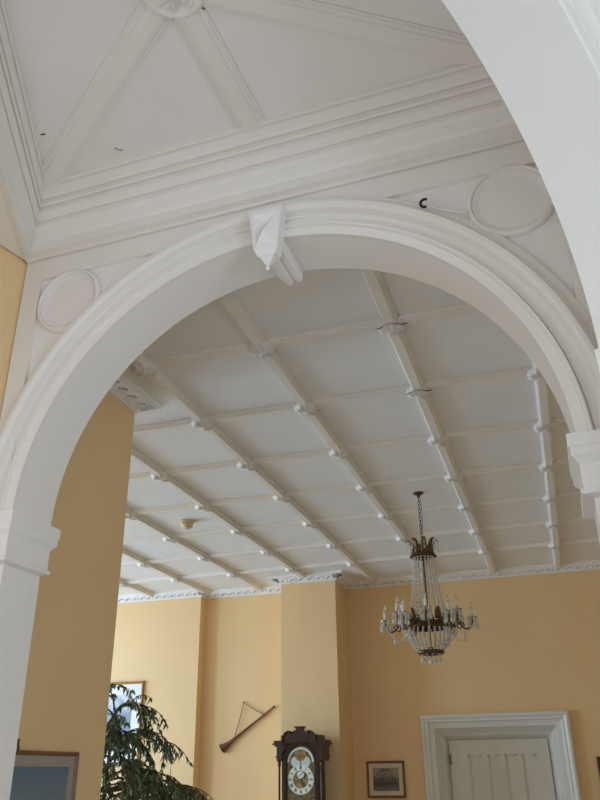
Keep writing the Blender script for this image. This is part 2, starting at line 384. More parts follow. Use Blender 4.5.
for (u, v, L, an, dk) in ((-0.717, 0.812, 0.022, -0.6, 'iron'), (-0.612, 0.885, 0.040, 0.5, 'greymount')):
    c0 = Kc(u, v); c0.z = ZBm - 0.003
    MB().tube([c0 + Vector((math.cos(an)*t, math.sin(an)*t + 0.006*math.sin(t*200), 0)) for t in [L*(i/5 - .5) for i in range(6)]], 0.0025, 5).build('paint_crack', dk, ceil2)

# ------------------------------------------------------------------ dining room
VB = 1.166
LW, RW = -4.2, 0.75
def hbox(u0, u1, v0, v1, z0=None, z1=1.0):
    lo = H(u0, v0, 0); hi = H(u1, v1, 0)
    return (lo.x, lo.y, 0 if z0 is None else zz(z0)), (hi.x, hi.y, zz(z1))
flo = MB().box((-10.5, -5.0, -0.12), (4.6, 11.0, 0.0)).build('floor', 'floor'); struct(flo, 'brown boarded floor below the frame', 'floor')
ceil = MB().box((LW*S - 0.2, 1.15*S, zz(1.0)), (RW*S + 0.2, 4.62*S, zz(1.0) + 0.12)).build('ceiling', 'ceil')
struct(ceil, 'white coffered dining room ceiling divided into rectangles by ribs', 'ceiling')
def wall(name, a, b, label):
    w = MB().box(a, b).build(name, 'yellow'); struct(w, label, 'wall'); return w
wall('wall_left', *hbox(LW, -1.083, VB + 0.02, 1.806), 'shadowed tan yellow wall just behind the left side of the arch')
wall('wall_back', *hbox(LW, -1.985, 4.25, 4.6), 'pale yellow wall behind the plant and gilt picture')
wall('wall_alcove', *hbox(-1.985, -1.43, 4.322, 4.6), 'pale yellow alcove wall where the long horn hangs')
wall('wall_chimney', *hbox(-1.43, -1.115, 4.11, 4.6), 'projecting yellow chimney breast behind the clock')
DL, DR, DT = -0.673, -0.058, 0.208
mb = MB(); mb.box(*hbox(-1.115, DL, 4.37, 4.6)); mb.box(*hbox(DR, RW, 4.37, 4.6)); mb.box(*hbox(DL, DR, 4.37, 4.6, DT, 1.0))
struct(mb.build('wall_far', 'yellow'), 'deep yellow wall around the white door', 'wall')
def wall_with_windows(name, face, dirn, spans, z0, z1, lab, along, c0, c1, mt, top):
    """box wall in the plane x=face or y=face with rectangular openings; spans are the openings along it"""
    th = 0.25 * dirn; mb = MB(); xs = [c0] + [q for s in spans for q in s] + [c1]
    def bx(a, b, za, zb):
        if along == 'y': mb.box((min(face, face+th), a, za), (max(face, face+th), b, zb))
        else: mb.box((a, min(face, face+th), za), (b, max(face, face+th), zb))
    for i in range(0, len(xs), 2): bx(xs[i], xs[i+1], 0, top)
    for a, b in spans: bx(a, b, 0, z0); bx(a, b, z1, top)
    w = mb.build(name, mt); struct(w, lab, 'wall'); return w
TOP = zz(1.0)
wl_sp = [(2.0*S, 2.75*S), (3.1*S, 3.85*S)]
wall_with_windows('wall_window_side', LW*S, -1, wl_sp, 0.7, 3.5, 'yellow dining room wall with two tall windows, left out of frame', 'y', 1.7*S, 4.62*S, 'yellow', TOP)
wall('wall_right', *hbox(RW, RW + 0.1, 1.25, 4.6), 'yellow dining room side wall right of the frame')
# hall around the viewer
HTOP = EYE + 1.10 * V
wr = 1.45 * S
wall_with_windows('wall_hall_right', wr, 1, [(-2.3, -0.1)], 0.6, 3.4, 'cream hall wall with a wide window, right of the viewer', 'y', -4.2, 2.6, 'cream', HTOP)
wall_with_windows('wall_hall_back', -4.2, -1, [(-0.6, 2.4)], 0.6, 3.4, 'cream hall wall with a wide window behind the viewer', 'x', -1.4, wr + 0.25, 'cream', HTOP)
struct(MB().box((-1.55, -4.2, 0), (-1.40, LC.y, HTOP)).build('wall_hall_left', 'cream'), 'cream hall wall left of the viewer', 'wall')
hcx = MB(); hc_poly = [Vector((-1.5, -4.3, 0)), Vector((wr + .2, -4.3, 0)), Vector((wr + .2, 2.55, 0)), B(-0.05, 0.06, 0), B(1.1, 0.06, 0), Vector((-1.5, 0.1, 0))]
hcx.sections([[Vector((p.x, p.y, HTOP)) for p in hc_poly], [Vector((p.x, p.y, HTOP + 0.1)) for p in hc_poly]])
struct(hcx.build('ceiling_hall', 'cream'), 'cream hall ceiling over the viewer', 'ceiling')
# window frames with panes
M['pane'] = mat('window_pane', (1, 1, 1), 0.0, trans=1.0); 
def window(n, along, face, a, b, z0, z1, lab):
    mb = MB(); t = 0.05
    def bx(p, q, za, zb, d=0.03):
        if along == 'y': mb.box((face - d, p, za), (face + d, q, zb))
        else: mb.box((p, face - d, za), (q, face + d, zb))
    bx(a, a+t, z0, z1); bx(b-t, b, z0, z1); bx(a, b, z0, z0+t); bx(a, b, z1-t, z1); bx((a+b)/2-.02, (a+b)/2+.02, z0, z1); bx(a, b, (z0+z1)/2-.02, (z0+z1)/2+.02)
    w = struct(mb.build('window_%d' % n, 'casing'), lab, 'window')
    gl = MB()
    if along == 'y': gl.box((face - .003, a + t, z0 + t), (face + .003, b - t, z1 - t))
    else: gl.box((a + t, face - .003, z0 + t), (b - t, face + .003, z1 - t))
    gl.build('pane', 'pane', w)
for i, (a, b) in enumerate(wl_sp): window(i + 1, 'y', LW*S - 0.12, a, b, 0.7, 3.5, ('tall sash window of the dining room nearer the arch wall', 'tall sash window of the dining room nearer the plant')[i])
window(3, 'y', wr + 0.12, -2.3, -0.1, 0.6, 3.4, 'wide hall window right of the viewer')
window(4, 'x', -4.32, -0.6, 2.4, 0.6, 3.4, 'wide hall window behind the viewer')

# coffer ribs ------------------------------------------------------------------
GK = 0.987   # the crossings were sighted on the underside of the ribs
a_, b_, ox, oy = 0.342276 * GK, 0.383326 * GK, -0.959492 * GK, 1.246835 * GK
def rib_prof(w, d):
    return [(-w, -0.001), (-w, d*0.35), (-w*0.86, d*0.42), (-w*0.80, d*0.62), (-w*0.62, d*0.72), (-w*0.58, d), (w*0.58, d), (w*0.62, d*0.72), (w*0.80, d*0.62), (w*0.86, d*0.42), (w, d*0.35), (w, -0.001)]
VEND = 4.32
COLS = list(range(-6, 5)); ROWS = list(range(0, 8))
for k in COLS:
    u = ox + k * a_; v0 = 1.15 if u > -1.083 else 1.80
    vend = VEND
    if -1.43 < u < -1.115: vend = 4.06
    mb = MB(); mb.sections([[H(u + x, v, 1.0 - d) for x, d in rib_prof(0.0195, 0.022)] for v in (v0, vend)])
    mb.build('rib', 'rib', ceil)
for j in ROWS:
    v = oy + j * b_; u0 = -1.083 if v < 1.79 else LW
    mb = MB(); mb.sections([[H(u, v + x, 1.0 - d) for x, d in rib_prof(0.021, 0.015)] for u in (u0, RW)])
    mb.build('rib', 'rib', ceil)
# leafy bosses where the ribs cross
ros = MB(); n = 32; secs = []
for (r, h) in ((0.0345, 0.004), (0.0330, 0.013), (0.0300, 0.020), (0.0255, 0.0262), (0.0200, 0.0258), (0.0145, 0.0280), (0.0075, 0.0320), (0.0008, 0.0330)):
    L = []
    for i in range(n):
        t = 2 * PI * i / n
        lob = 1.0 + (0.26 * abs(math.cos(2*t))**1.5 - 0.10 + 0.08 * math.cos(16*t)) * min(1, r / 0.03)
        L.append(Vector((r * lob * math.cos(t) * S, r * lob * math.sin(t) * S, (-h + (0.0035 * math.cos(8*t) - 0.0015 * math.cos(16*t)) * (r > 0.012) * (r < 0.039)) * S)))
    secs.append(L)
ros.sections(secs, smooth=True)
proto = None
for k in COLS:
    for j in ROWS:
        u, v = ox + k * a_, oy + j * b_
        if v < 1.85 and u < -1.05: continue
        if proto is None:
            proto = ros.build('leaf_boss', 'rib', ceil); q = proto
        else: q = copy_obj(proto)
        q.location = H(u, v, 1.0)
        if (k, j) in ((2, 1), (2, 2)):
            ck = MB(); zc_ = zz(1.0) - 0.021*S
            cpts = [H(u - 0.040, v - 0.012, 0.976), H(u - 0.028, v - 0.016, 0.974), H(u - 0.010, v - 0.030, 0.9735), H(u + 0.008, v - 0.030, 0.9735), H(u + 0.026, v - 0.018, 0.974), H(u + 0.040, v - 0.016, 0.976)]
            ck.tube(cpts, [0.0022, 0.0030, 0.0012, 0.0014, 0.0030, 0.0034], 5)
            tag(ck.build('paint_crack', 'metal', ceil), 'dark crack beside a leaf boss')

# dining room cornice -------------------------------------------------------------
CP = [(0.0, 0.0), (0.084, 0.0), (0.084, 0.007), (0.079, 0.010), (0.073, 0.010), (0.070, 0.013), (0.066, 0.013), (0.064, 0.002), (0.030, 0.002), (0.016, 0.010), (0.014, 0.028), (0.018, 0.030), (0.018, 0.034), (0.010, 0.035), (0.008, 0.038), (0.0, 0.038)]
CP = [(a * S * 0.68, b * S) for a, b in CP]
def cornice(pts, lab, n, side=-1):
    path = [Vector((u * S, v * S, zz(1.0))) for u, v in pts]
    mb = MB(); sweep(mb, path, CP, side=side); c = struct(mb.build('trim_%d' % n, 'ceil'), lab, 'cornice')
    # row of little leaf ornaments along the sloping soffit
    orn = MB(); step = 0.050 * S
    for p, q in zip(path[:-1], path[1:]):
        L = (q - p).length; d = (q - p) / L; nn = Vector((-d.y, d.x, 0)) * side
        m = max(1, int(round(L / step))); w = L / m
        def at(c0, x, y, lift=0.0):   # x along, y from the wall outward (0..1) on the fret plane
            return c0 + d * (x * w) + nn * ((0.011 + 0.035 * y) * S) - Vector((0, 0, (0.0315 - 0.018 * y + lift) * S))
        for i in range(m):
            c0 = p + d * ((i + 0.5) * w)
            outer = [(-.5, 0), (-.2, 0), (.1, 0), (.5, 0), (.5, .5), (.5, 1), (.1, 1), (-.2, 1), (-.5, 1), (-.5, .5)]
            inner = [(-.36, .30), (-.22, .18), (-.02, .22), (.12, .36), (.34, .52), (.38, .74), (.18, .82), (-.02, .72), (-.16, .58), (-.34, .48)]
            n_ = len(outer); vs_ = [at(c0, x, y) for x, y in outer] + [at(c0, x, y, .004) for x, y in inner] + [at(c0, x, y, -.006) for x, y in inner]
            orn.add(vs_, [(k_, (k_+1) % n_, n_ + (k_+1) % n_, n_ + k_) for k_ in range(n_)] + [(n_ + k_, n_ + (k_+1) % n_, 2*n_ + (k_+1) % n_, 2*n_ + k_) for k_ in range(n_)])
    orn.build('cornice_ornament', 'ceil', c)
    return c
cornice([(-1.083, 1.20), (-1.083, 1.806), (-2.6, 1.806)], 'carved cornice end above the shadowed wall behind the arch', 2)
cornice([(LW, 4.25), (-1.985, 4.25), (-1.985, 4.322), (-1.43, 4.322), (-1.43, 4.11), (-1.115, 4.11), (-1.115, 4.37), (RW, 4.37), (RW, 1.3)], 'white leaf-patterned cornice along the far dining room walls', 3)

# ------------------------------------------------------------------ door
door = thing('door_1', H((DL+DR)/2, 4.39, 0) - Vector((0, 0, EYE)), 'white panelled door in a deep stepped casing on the far wall', 'door', kind='structure')
# architrave + splayed reveal swept round the opening: (inset from outer edge, forward of wall), in S units
OL, OR, OT = -0.737, 0.006, 0.272
CPF = [(0.0, -0.002), (0.0, 0.024), (0.006, 0.030), (0.014, 0.031), (0.020, 0.026), (0.026, 0.022), (0.034, 0.022), (0.038, 0.012), (0.046, 0.008), (0.064, 0.004), (0.068, -0.010),
       (0.092, -0.050), (0.096, -0.052), (0.118, -0.094), (0.124, -0.094), (0.124, -0.11), (0.060, -0.11), (0.060, -0.002)]
cs = MB(); secs = []
zfl = -EYE / S
for (u, z, du, dz) in ((OL, zfl, 1, 0), (OL, OT, 1, -1), (OR, OT, -1, -1), (OR, zfl, -1, 0)):
    secs.append([H(u + du * i, 4.37 - f, z + dz * i * 1.02) for i, f in CPF])
cs.sections(secs); cs.build('door_casing', 'casing', door)
lf = MB()
LL, LR, LT = OL + 0.122, OR - 0.122, OT - 0.124
def lbox(mb, u0, u1, z0, z1, v0, v1): mb.box((u0*S, v0*S, zz(z0)), (u1*S, v1*S, zz(z1)))
vd = 4.448
lbox(lf, LL, LR, zfl + 0.004, LT, vd + 0.008, vd + 0.02)
pw = (LR - LL - 0.16) / 4; xs = [LL + 0.095 + i * (pw - 0.0) for i in range(5)]
# stiles and rails stand proud of four narrow sunk panels
lbox(lf, LL, xs[0], zfl + .004, LT, vd, vd + 0.008); lbox(lf, xs[4], LR, zfl + .004, LT, vd, vd + 0.008)
for (za, zc_) in ((LT - 0.068, LT), (-0.42, -0.34), (zfl + .004, zfl + 0.09)): lbox(lf, xs[0], xs[4], za, zc_, vd, vd + 0.008)
for x in xs[1:4]:
    for (za, zc_) in ((-0.34, LT - 0.068), (zfl + 0.09, -0.42)): lbox(lf, x - 0.014, x + 0.014, za, zc_, vd, vd + 0.008)
leaf = lf.build('door_leaf', 'door', door)
for i in range(4):
    mb = MB(); x0 = xs[i] + (0.014 if i else 0); x1 = xs[i+1] - (0.014 if i < 3 else 0)
    t = 0.007
    for (a0, a1, c0, c1) in ((x0, x0+t, -0.34, LT-0.068), (x1-t, x1, -0.34, LT-0.068), (x0, x1, LT-0.068-t, LT-0.068), (x0, x1, -0.34, -0.34+t)): lbox(mb, a0, a1, c0, c1, vd + 0.003, vd + 0.0075)
    mb.build('panel_moulding', 'door', leaf)
mb = MB(); lbox(mb, LL - 0.002, LL + 0.006, 0.035, 0.085, vd - 0.006, vd + 0.004); mb.build('hinge', 'metal', door)
MB().lathe(H(LR - 0.035, vd - 0.001, -0.33), [(0.012, 0), (0.012, 0.03), (0.028, 0.04), (0.03, 0.055), (0.02, 0.068), (0, 0.07)], 16, axis=(0, -1, 0)).build('door_knob', 'goldbrass', door)

# ------------------------------------------------------------------ pictures
def framed(name, label, u0, u1, z0, z1, v, fw, depth, fmat, mount_w, mmat, imat, cat='picture', fprof=None):
    cx, cz = (u0 + u1) / 2, (z0 + z1) / 2
    t = thing(name, H(cx, v, cz), label, cat)
    f = MB(); secs = []
    pr = [(0, 0.0), (0, depth), (fw*0.35, depth*1.15), (fw*0.75, depth*0.8), (fw, depth*0.55), (fw, 0.0)]
    for (u, z, du, dz) in ((u0, z0, 1, 1), (u1, z0, -1, 1), (u1, z1, -1, -1), (u0, z1, 1, -1)):
        secs.append([H(u + du*i, v - f_, z + dz*i) for i, f_ in pr])
    f.sections(secs, close=True); f.build('frame', fmat, t)
    m = MB(); lbox(m, u0 + fw*.8, u1 - fw*.8, z0 + fw*.8, z1 - fw*.8, v - depth*0.45, v - 0.0005); m.build('mount', mmat, t)
    i_ = MB(); mw = fw + mount_w
    lbox(i_, u0 + mw, u1 - mw, z0 + mw, z1 - mw, v - depth*0.5, v - depth*0.3); im = i_.build('print', imat, t)
    return t, im, (u0 + mw, u1 - mw, z0 + mw, z1 - mw, v - depth*0.5)
M['eng'] = picture_mat('glasshouse_engraving', [(0.0, (0.20, 0.17, 0.13)), (0.3, (0.10, 0.085, 0.07)), (0.5, (0.16, 0.14, 0.11)), (0.75, (0.36, 0.31, 0.24)), (1.0, (0.30, 0.26, 0.20))], 0.25, 9)
_, im, (ea, eb, ec, ed, ev) = framed('engraving_picture', 'small engraving of a domed glasshouse in a brown frame, left of the door', -1.043, -0.843, -0.115, 0.057, 4.37, 0.011, 0.012, 'oak', 0.021, 'mount', 'eng')
rb = MB(); ecx = (ea + eb) / 2 - 0.005; W_ = (eb - ea)
for k in range(-4, 5):
    rb.tube([H(ecx + k*W_*0.105*math.sin(PI*t*0.5 + 0.05), ev - 0.0005, ed - 0.006 - (0.75*(ed-ec))*(1 - math.cos(t*PI/2))) for t in [i/8 for i in range(9)]], 0.0022, 4)
for z_ in (0.35, 0.62): rb.tube([H(ecx + W_*0.4*math.sin(t)*math.sqrt(z_), ev - 0.0005, ed - 0.01 - (ed-ec)*z_*0.8 - 0.008*math.cos(t)) for t in [-1.4 + 0.4*i for i in range(8)]], 0.0016, 4)
rb.build('drawn_dome', 'black', im)
M['blueart'] = picture_mat('blue_grey_watercolour', [(0.0, (0.62, 0.66, 0.68)), (0.25, (0.30, 0.36, 0.45)), (0.5, (0.14, 0.19, 0.28)), (0.72, (0.26, 0.33, 0.44)), (0.9, (0.60, 0.66, 0.70)), (1, (0.5, 0.55, 0.6))], 0.45, 5)
framed('gilt_picture', 'tall gilt-framed blue watercolour with white mount behind the plant', -2.72, -2.322, 0.055, 0.500, 4.25, 0.014, 0.014, 'gilt', 0.055, 'whitemount', 'blueart')
M['darkart'] = picture_mat('brown_oil_painting', [(0, (0.05, 0.03, 0.02)), (0.5, (0.12, 0.08, 0.05)), (1, (0.2, 0.16, 0.12))], 0.3, 6)
framed('dark_framed_picture', 'dark wooden picture frame at the right edge beyond the door', 0.104, 0.34, -0.20, 0.060, 4.37, 0.020, 0.016, 'darkframe', 0.03, 'mount', 'darkart')
# landscape on the shadowed side wall (faces +x)
def side_picture():
    v0, v1, z0, z1, u = 1.16, 1.686, -0.40, 0.051, -1.083
    t = thing('landscape_painting', H(u, (v0+v1)/2, (z0+z1)/2), 'blue-grey seascape in a brown frame on the shadowed wall behind the left pier', 'painting')
    fw, d = 0.009, 0.009
    f = MB(); secs = []
    pr = [(0, 0.0), (0, d), (fw*0.4, d*1.1), (fw, d*0.5), (fw, 0.0)]
    for (v, z, dv, dz) in ((v0, z0, 1, 1), (v1, z0, -1, 1), (v1, z1, -1, -1), (v0, z1, 1, -1)):
        secs.append([H(u + f_, v + dv*i, z + dz*i) for i, f_ in pr])
    f.sections(secs, close=True); f.build('frame', 'oak', t)
    m = MB(); m.box(tuple(H(u + 0.0005, v0 + fw*.8, z0 + fw*.8)), tuple(H(u + d*.45, v1 - fw*.8, z1 - fw*.8))); m.build('mount', 'greymount', t)
    M['sea'] = picture_mat('seascape', [(0.0, (0.05, 0.06, 0.07)), (0.55, (0.09, 0.10, 0.10)), (0.70, (0.22, 0.21, 0.18)), (0.8, (0.17, 0.22, 0.25)), (1.0, (0.10, 0.17, 0.25))], 0.08, 5)
    mw = fw + 0.021
    i_ = MB(); i_.box(tuple(H(u + d*.3, v0 + mw, z0 + mw)), tuple(H(u + d*.5, v1 - mw, z1 - mw))); im = i_.build('canvas', 'sea', t)
    # distant dark sails and headlands, painted on the canvas
    for (vv, zb, zt_, w_) in ((1.41, -0.13, -0.047, 0.012), (1.545, -0.13, -0.052, 0.006), (1.56, -0.13, -0.058, 0.008), (1.49, -0.13, -0.068, 0.01)):
        P = [H(u + d*.52, vv - w_, zb), H(u + d*.52, vv + w_, zb), H(u + d*.52, vv + w_*.3, zt_), H(u + d*.52, vv - w_*.3, zt_)]
        P += [p + Vector((0.001, 0, 0)) for p in P]
        sl = MB(); sl.add(P, [(0,1,2,3),(4,5,6,7),(0,1,5,4),(1,2,6,5),(2,3,7,6),(3,0,4,7)]); sl.build('painted_sail', M['darkart'], im)
    hk_ = MB(); hp = H(u, 1.462, z1)
    hk_.tube([hp + Vector((0.02, 0, -0.004)), hp + Vector((0.012, 0, 0.02)), hp + Vector((0.016, -0.008, 0.034)), hp + Vector((0.01, 0.006, 0.044)), hp + Vector((0.0, 0.006, 0.044))], 0.005, 6)
    hk_.build('hanging_hook', 'brass', t)
side_picture()

# ------------------------------------------------------------------ smoke detector
sd = thing('smoke_detector', H(-1.458, 2.944, 1.0), 'round yellowed smoke detector on the coffered ceiling', 'smoke detector')
MB().lathe(H(-1.458, 2.944, 1.0), [(0.072, 0.0), (0.072, -0.020), (0.066, -0.026)], 28).build('base', 'detect', sd)
MB().lathe(H(-1.458, 2.944, 1.0), [(0.060, -0.024), (0.062, -0.045), (0.055, -0.060), (0.042, -0.066), (0.036, -0.076), (0, -0.078)], 28).build('cover', 'detect', sd)

# ------------------------------------------------------------------ long horn with cord
def hv(u, z, v=4.322): return H(u, v, z)
hr = thing('coach_horn', hv(-1.695, 0.232), 'long reddish brown horn hung aslant by a cord in the alcove', 'horn')
hb, ht = hv(-1.842, 0.132, 4.305), hv(-1.538, 0.340, 4.312)
d = (ht - hb)
MB().tube([hb + d*t for t in (0, .03, .06, .1, .15, .22, .35, .55, .8, .97, .985, 1.0)], [0.058, 0.047, 0.038, 0.030, 0.024, 0.020, 0.0165, 0.0145, 0.012, 0.011, 0.016, 0.015], 14).build('horn_tube', 'horn', hr)
MB().tube([hb - d*0.004, hb + d*0.006], [0.060, 0.060], 18).build('bell_rim', 'mahog2', hr)
for t in (0.22, 0.80): MB().tube([hb + d*(t-.008), hb + d*(t+.008)], 0.022, 12).build('band', 'oak', hr)
nail = hv(-1.722, 0.366, 4.312)
c1, c2 = hb + d*0.22, hb + d*0.80
MB().tube([c1, nail + (c1-nail)*.5 + Vector((0.008,0,0)), nail, nail + (c2-nail)*.5 + Vector((0,0,-0.006)), c2], 0.0058, 6).build('cord', 'cord', hr)
MB().tube([nail + Vector((0, 0.022, -0.004)), nail + Vector((0, -0.012, 0.004)), nail + Vector((0, -0.016, 0.01))], 0.006, 6).build('nail', 'brass', hr)

# ------------------------------------------------------------------ longcase clock
def clock():
    vf, vb = 3.96, 4.075
    k = vf / 3.9
    uc = -1.281
    t = thing('longcase_clock', Vector((uc*S, (vf+vb)/2*S, 0)), 'dark mahogany longcase clock with arched dial before the chimney breast', 'clock')
    def bx(mb, hw, z0, z1, v0, v1, c=uc): mb.box(((c-hw)*S, v0*S, z0), ((c+hw)*S, v1*S, z1))
    # plinth and trunk
    mb = MB(); bx(mb, 0.135, 0, 0.10, vf-.006, vb); bx(mb, 0.128, 0.10, 0.50, vf-.002, vb); bx(mb, 0.135, 0.50, 0.54, vf-.008, vb); mb.build('plinth', 'mahog', t)
    mb = MB(); bx(mb, 0.100, 0.54, 1.34, vf+.012, vb); bx(mb, 0.112, 1.31, 1.35, vf+.004, vb); tr = mb.build('trunk', 'mahog', t)
    mb = MB(); bx(mb, 0.075, 0.62, 1.24, vf+.006, vf+.014); mb.build('trunk_door', 'mahog2', tr)
    zb0 = 1.35; ztop = EYE + 0.143*S*k      # hood cornice top
    hw = 0.113
    mb = MB(); bx(mb, 0.128, zb0, zb0+0.05, vf-.012, vb)
    bx(mb, 0.094, zb0+0.05, ztop - 0.20, vf+.022, vb)
    # entablature with the arched opening: two shoulders
    zc = EYE + 0.052*S*k; ra = 0.074
    hood = mb.build('hood', 'mahog', t)
    # front frame: panel with an arched opening
    fb = MB(); seg = 24; secs = []
    z_lo = zb0 + 0.05; ow = 0.094
    for i in range(seg + 1):
        th = PI - PI*i/seg
        xi, zi = ra*math.cos(th), zc/S + ra*math.sin(th)
        f = 1.30
        xo, zo = 0.094*math.cos(th), zc/S + 0.105*math.sin(th)
        secs.append([Vector(((uc+x)*S, v*S, z*S)) for x, z, v in ((xi, zi, vf+.004), (xo, zo, vf+.004), (xo, zo, vf+.02), (xi, zi, vf+.02))])
    fb.sections(secs)
    for sx in (-1, 1):
        a0, a1 = sorted((sx*ra, sx*0.094)); fb.box(((uc+a0)*S, (vf+.004)*S, z_lo), ((uc+a1)*S, (vf+.02)*S, zc))
    bx(fb, 0.094, z_lo, z_lo+0.03, vf+.004, vf+.02)
    fb.build('dial_door', 'mahog2', hood)
    # shoulders / entablature with arched underside, then cornice and swan-neck pediment
    en = MB(); secs = []; z1 = ztop - 0.03
    for i in range(seg + 1):
        th = PI - PI*i/seg
        x, zlow = 0.096*math.cos(th), zc + 0.107*S*math.sin(th)
        zlow = max(zlow, zc + 0.015)
        secs.append([Vector(((uc+x)*S, v*S, z)) for z, v in ((zlow, vf-.006), (max(zlow+.012, z1 + 0.10), vf-.006), (max(zlow+.012, z1 + 0.10), vb), (zlow, vb))])
    en.sections(secs)
    for sx in (-1, 1):
        a0, a1 = sorted((sx*0.096, sx*0.118)); en.box(((uc+a0)*S, (vf-.006)*S, zc + 0.015), ((uc+a1)*S, vb*S, z1))
        # cornice returns over the columns
        for (w_, za, zb2, pv) in ((0.122, z1-.135, z1-.115, .010), (0.126, z1-.02, z1+.0, .014), (0.138, z1, z1+.016, .022), (0.130, z1+.016, z1+.045, .016)):
            a0, a1 = sorted((sx*0.080, sx*w_)); en.box(((uc+a0)*S, (vf-pv)*S, za), ((uc+a1)*S, vb*S, zb2))
    en.build('entablature', 'mahog', hood)
    # pediment: bell-shaped crest with scrolled shoulders and a central block
    cr_ = MB(); base = z1 + 0.02
    outline = [(-0.088, 0.000), (-0.085, 0.025), (-0.079, 0.067), (-0.071, 0.099), (-0.058, 0.116), (-0.046, 0.118), (-0.037, 0.109), (-0.033, 0.118), (-0.026, 0.128), (-0.016, 0.133),
               (-0.016, 0.143), (-0.024, 0.160), (-0.024, 0.170), (0, 0.170)]
    outline += [(-x, z) for x, z in reversed(outline[:-1])]
    P0 = [Vector(((uc+x)*S, (vf-.010)*S, base+z)) for x, z in outline]; P1 = [Vector(((uc+x)*S, (vf+.030)*S, base+z)) for x, z in outline]
    cr_.sections([P0, P1]); ped = cr_.build('pediment', 'mahog', t)
    for sx in (-1, 1):
        MB().tube([Vector(((uc+sx*x)*S, (vf-.014)*S, base+z)) for x, z in ((0.096, 0.008), (0.088, 0.025), (0.082, 0.067), (0.073, 0.099), (0.058, 0.116), (0.045, 0.116), (0.039, 0.108), (0.046, 0.099), (0.053, 0.104))], 0.011, 8).build('scroll_moulding', 'mahog2', ped)
    # columns
    for sx in (-1, 1):
        MB().lathe(Vector(((uc+sx*0.108)*S, (vf+.006)*S, z_lo)), [(0.018, 0), (0.018, 0.03), (0.012, 0.04), (0.013, 0.2), (0.011, zc-z_lo-.05), (0.018, zc-z_lo-.03), (0.018, zc-z_lo+.02)], 14).build('hood_column', 'mahog2', hood)
    # dial plate
    dl = MB(); secs = []
    for i in range(seg+1):
        th = PI - PI*i/seg
        secs.append([Vector(((uc + ra*math.cos(th))*S, v*S, z)) for z, v in ((zc + ra*S*math.sin(th), vf+.014), (zc + ra*S*math.sin(th), vf+.02), (z_lo, vf+.02), (z_lo, vf+.014))])
    dl.sections(secs); dial = dl.build('dial', 'spandrel', t)
    dz = EYE - 0.023*S*k; vdl = vf + .0135
    def disc(name, r, mtl, cx, cz, dv, rin=0.0, parent=dial, n=40, sz=1.0):
        mb = MB(); c = Vector(((uc+cx)*S, (vdl-dv)*S, cz))
        if rin:
            s1 = []
            for q in range(n):
                a = 2*PI*q/n; e = Vector((math.cos(a), 0, math.sin(a)*sz))
                s1.append([c+e*r, c+e*r+Vector((0,-.002,0)), c+e*rin+Vector((0,-.002,0)), c+e*rin])
            mb.sections(s1, close=True)
        else: mb.lathe(c, [(r, -0.001), (r, 0.002), (0, 0.002)], n, axis=(0, -1, 0), smooth=False)
        return mb.build(name, mtl, parent)
    RC = 0.066*S
    disc('chapter_ring', RC, 'enamel', 0, dz, 0.0, RC*0.60)
    disc('dial_centre', RC*0.60, 'dialcentre', 0, dz, 0.0003)
    disc('seconds_dial', RC*0.26, 'enamel', 0, dz + RC*0.30, 0.0015)
    for sx in (-1, 1): disc('moon_hump', 0.024*S, 'moon', sx*0.026, zc + 0.004, -0.00035, n=28)
    mb = MB(); c = Vector((uc*S, (vdl)*S, zc))   # white arch border
    s1 = []
    for q in range(25):
        a = PI*q/24; e = Vector((math.cos(a), 0, math.sin(a)))
        s1.append([c+e*(0.068*S), c+e*(0.068*S)+Vector((0,-.002,0)), c+e*(0.058*S)+Vector((0,-.002,0)), c+e*(0.058*S)])
    mb.sections(s1); mb.build('arch_border', 'enamel', dial)
    disc('moon_disc', 0.030*S, 'dialcentre', 0, zc + 0.035*S, -0.0002)
    # roman numerals round the ring: real strokes
    ROM = ['XII','I','II','III','IIII','V','VI','VII','VIII','IX','X','XI']
    GL = {'I': [((0,0),(0,1))], 'V': [((-.45,1),(0,0)), ((0,0),(.45,1))], 'X': [((-.45,0),(.45,1)), ((-.45,1),(.45,0))]}
    WD = {'I': 0.5, 'V': 1.0, 'X': 1.0}
    for i, s_ in enumerate(ROM):
        a = PI/2 - 2*PI*i/12; er = Vector((math.cos(a), 0, math.sin(a))); et = Vector((math.sin(a), 0, -math.cos(a)))
        hgt = RC*0.24; wu = RC*0.095; tot = sum(WD[ch] for ch in s_); x = -tot/2
        o0 = Vector((uc*S, (vdl-0.0012)*S, dz)) + er*(RC*0.69)
        nm = MB()
        for ch in s_:
            cx = x + WD[ch]/2; x += WD[ch]
            for (p, q) in GL[ch]:
                A0 = o0 + et*((cx+p[0])*wu) + er*(p[1]*hgt); A1 = o0 + et*((cx+q[0])*wu) + er*(q[1]*hgt)
                nm.tube([A0, A1], 0.0022, 4, smooth=False)
        nm.build('roman_numeral', 'black', dial)
    o0 = Vector((uc*S, (vdl-.003)*S, dz))
    for nm_, a, L, w_ in (('minute_hand', math.radians(90-55), 0.60, 0.004), ('hour_hand', math.radians(90-150), 0.46, 0.005)):
        hd = MB(); hd.tube([o0 - Vector((math.cos(a),0,math.sin(a)))*RC*0.1, o0 + Vector((math.cos(a),0,math.sin(a)))*RC*L*.5, o0 + Vector((math.cos(a),0,math.sin(a)))*RC*L], [w_*.6, w_, w_*.2], 5); hd.build(nm_, 'black', dial)
    o1 = Vector((uc*S, (vdl-.003)*S, dz + RC*.30)); hd = MB(); hd.tube([o1 + Vector((-.025,0,-.018)), o1 + Vector((.03,0,.025))], 0.003, 4); hd.build('seconds_hand', 'black', dial)
clock()

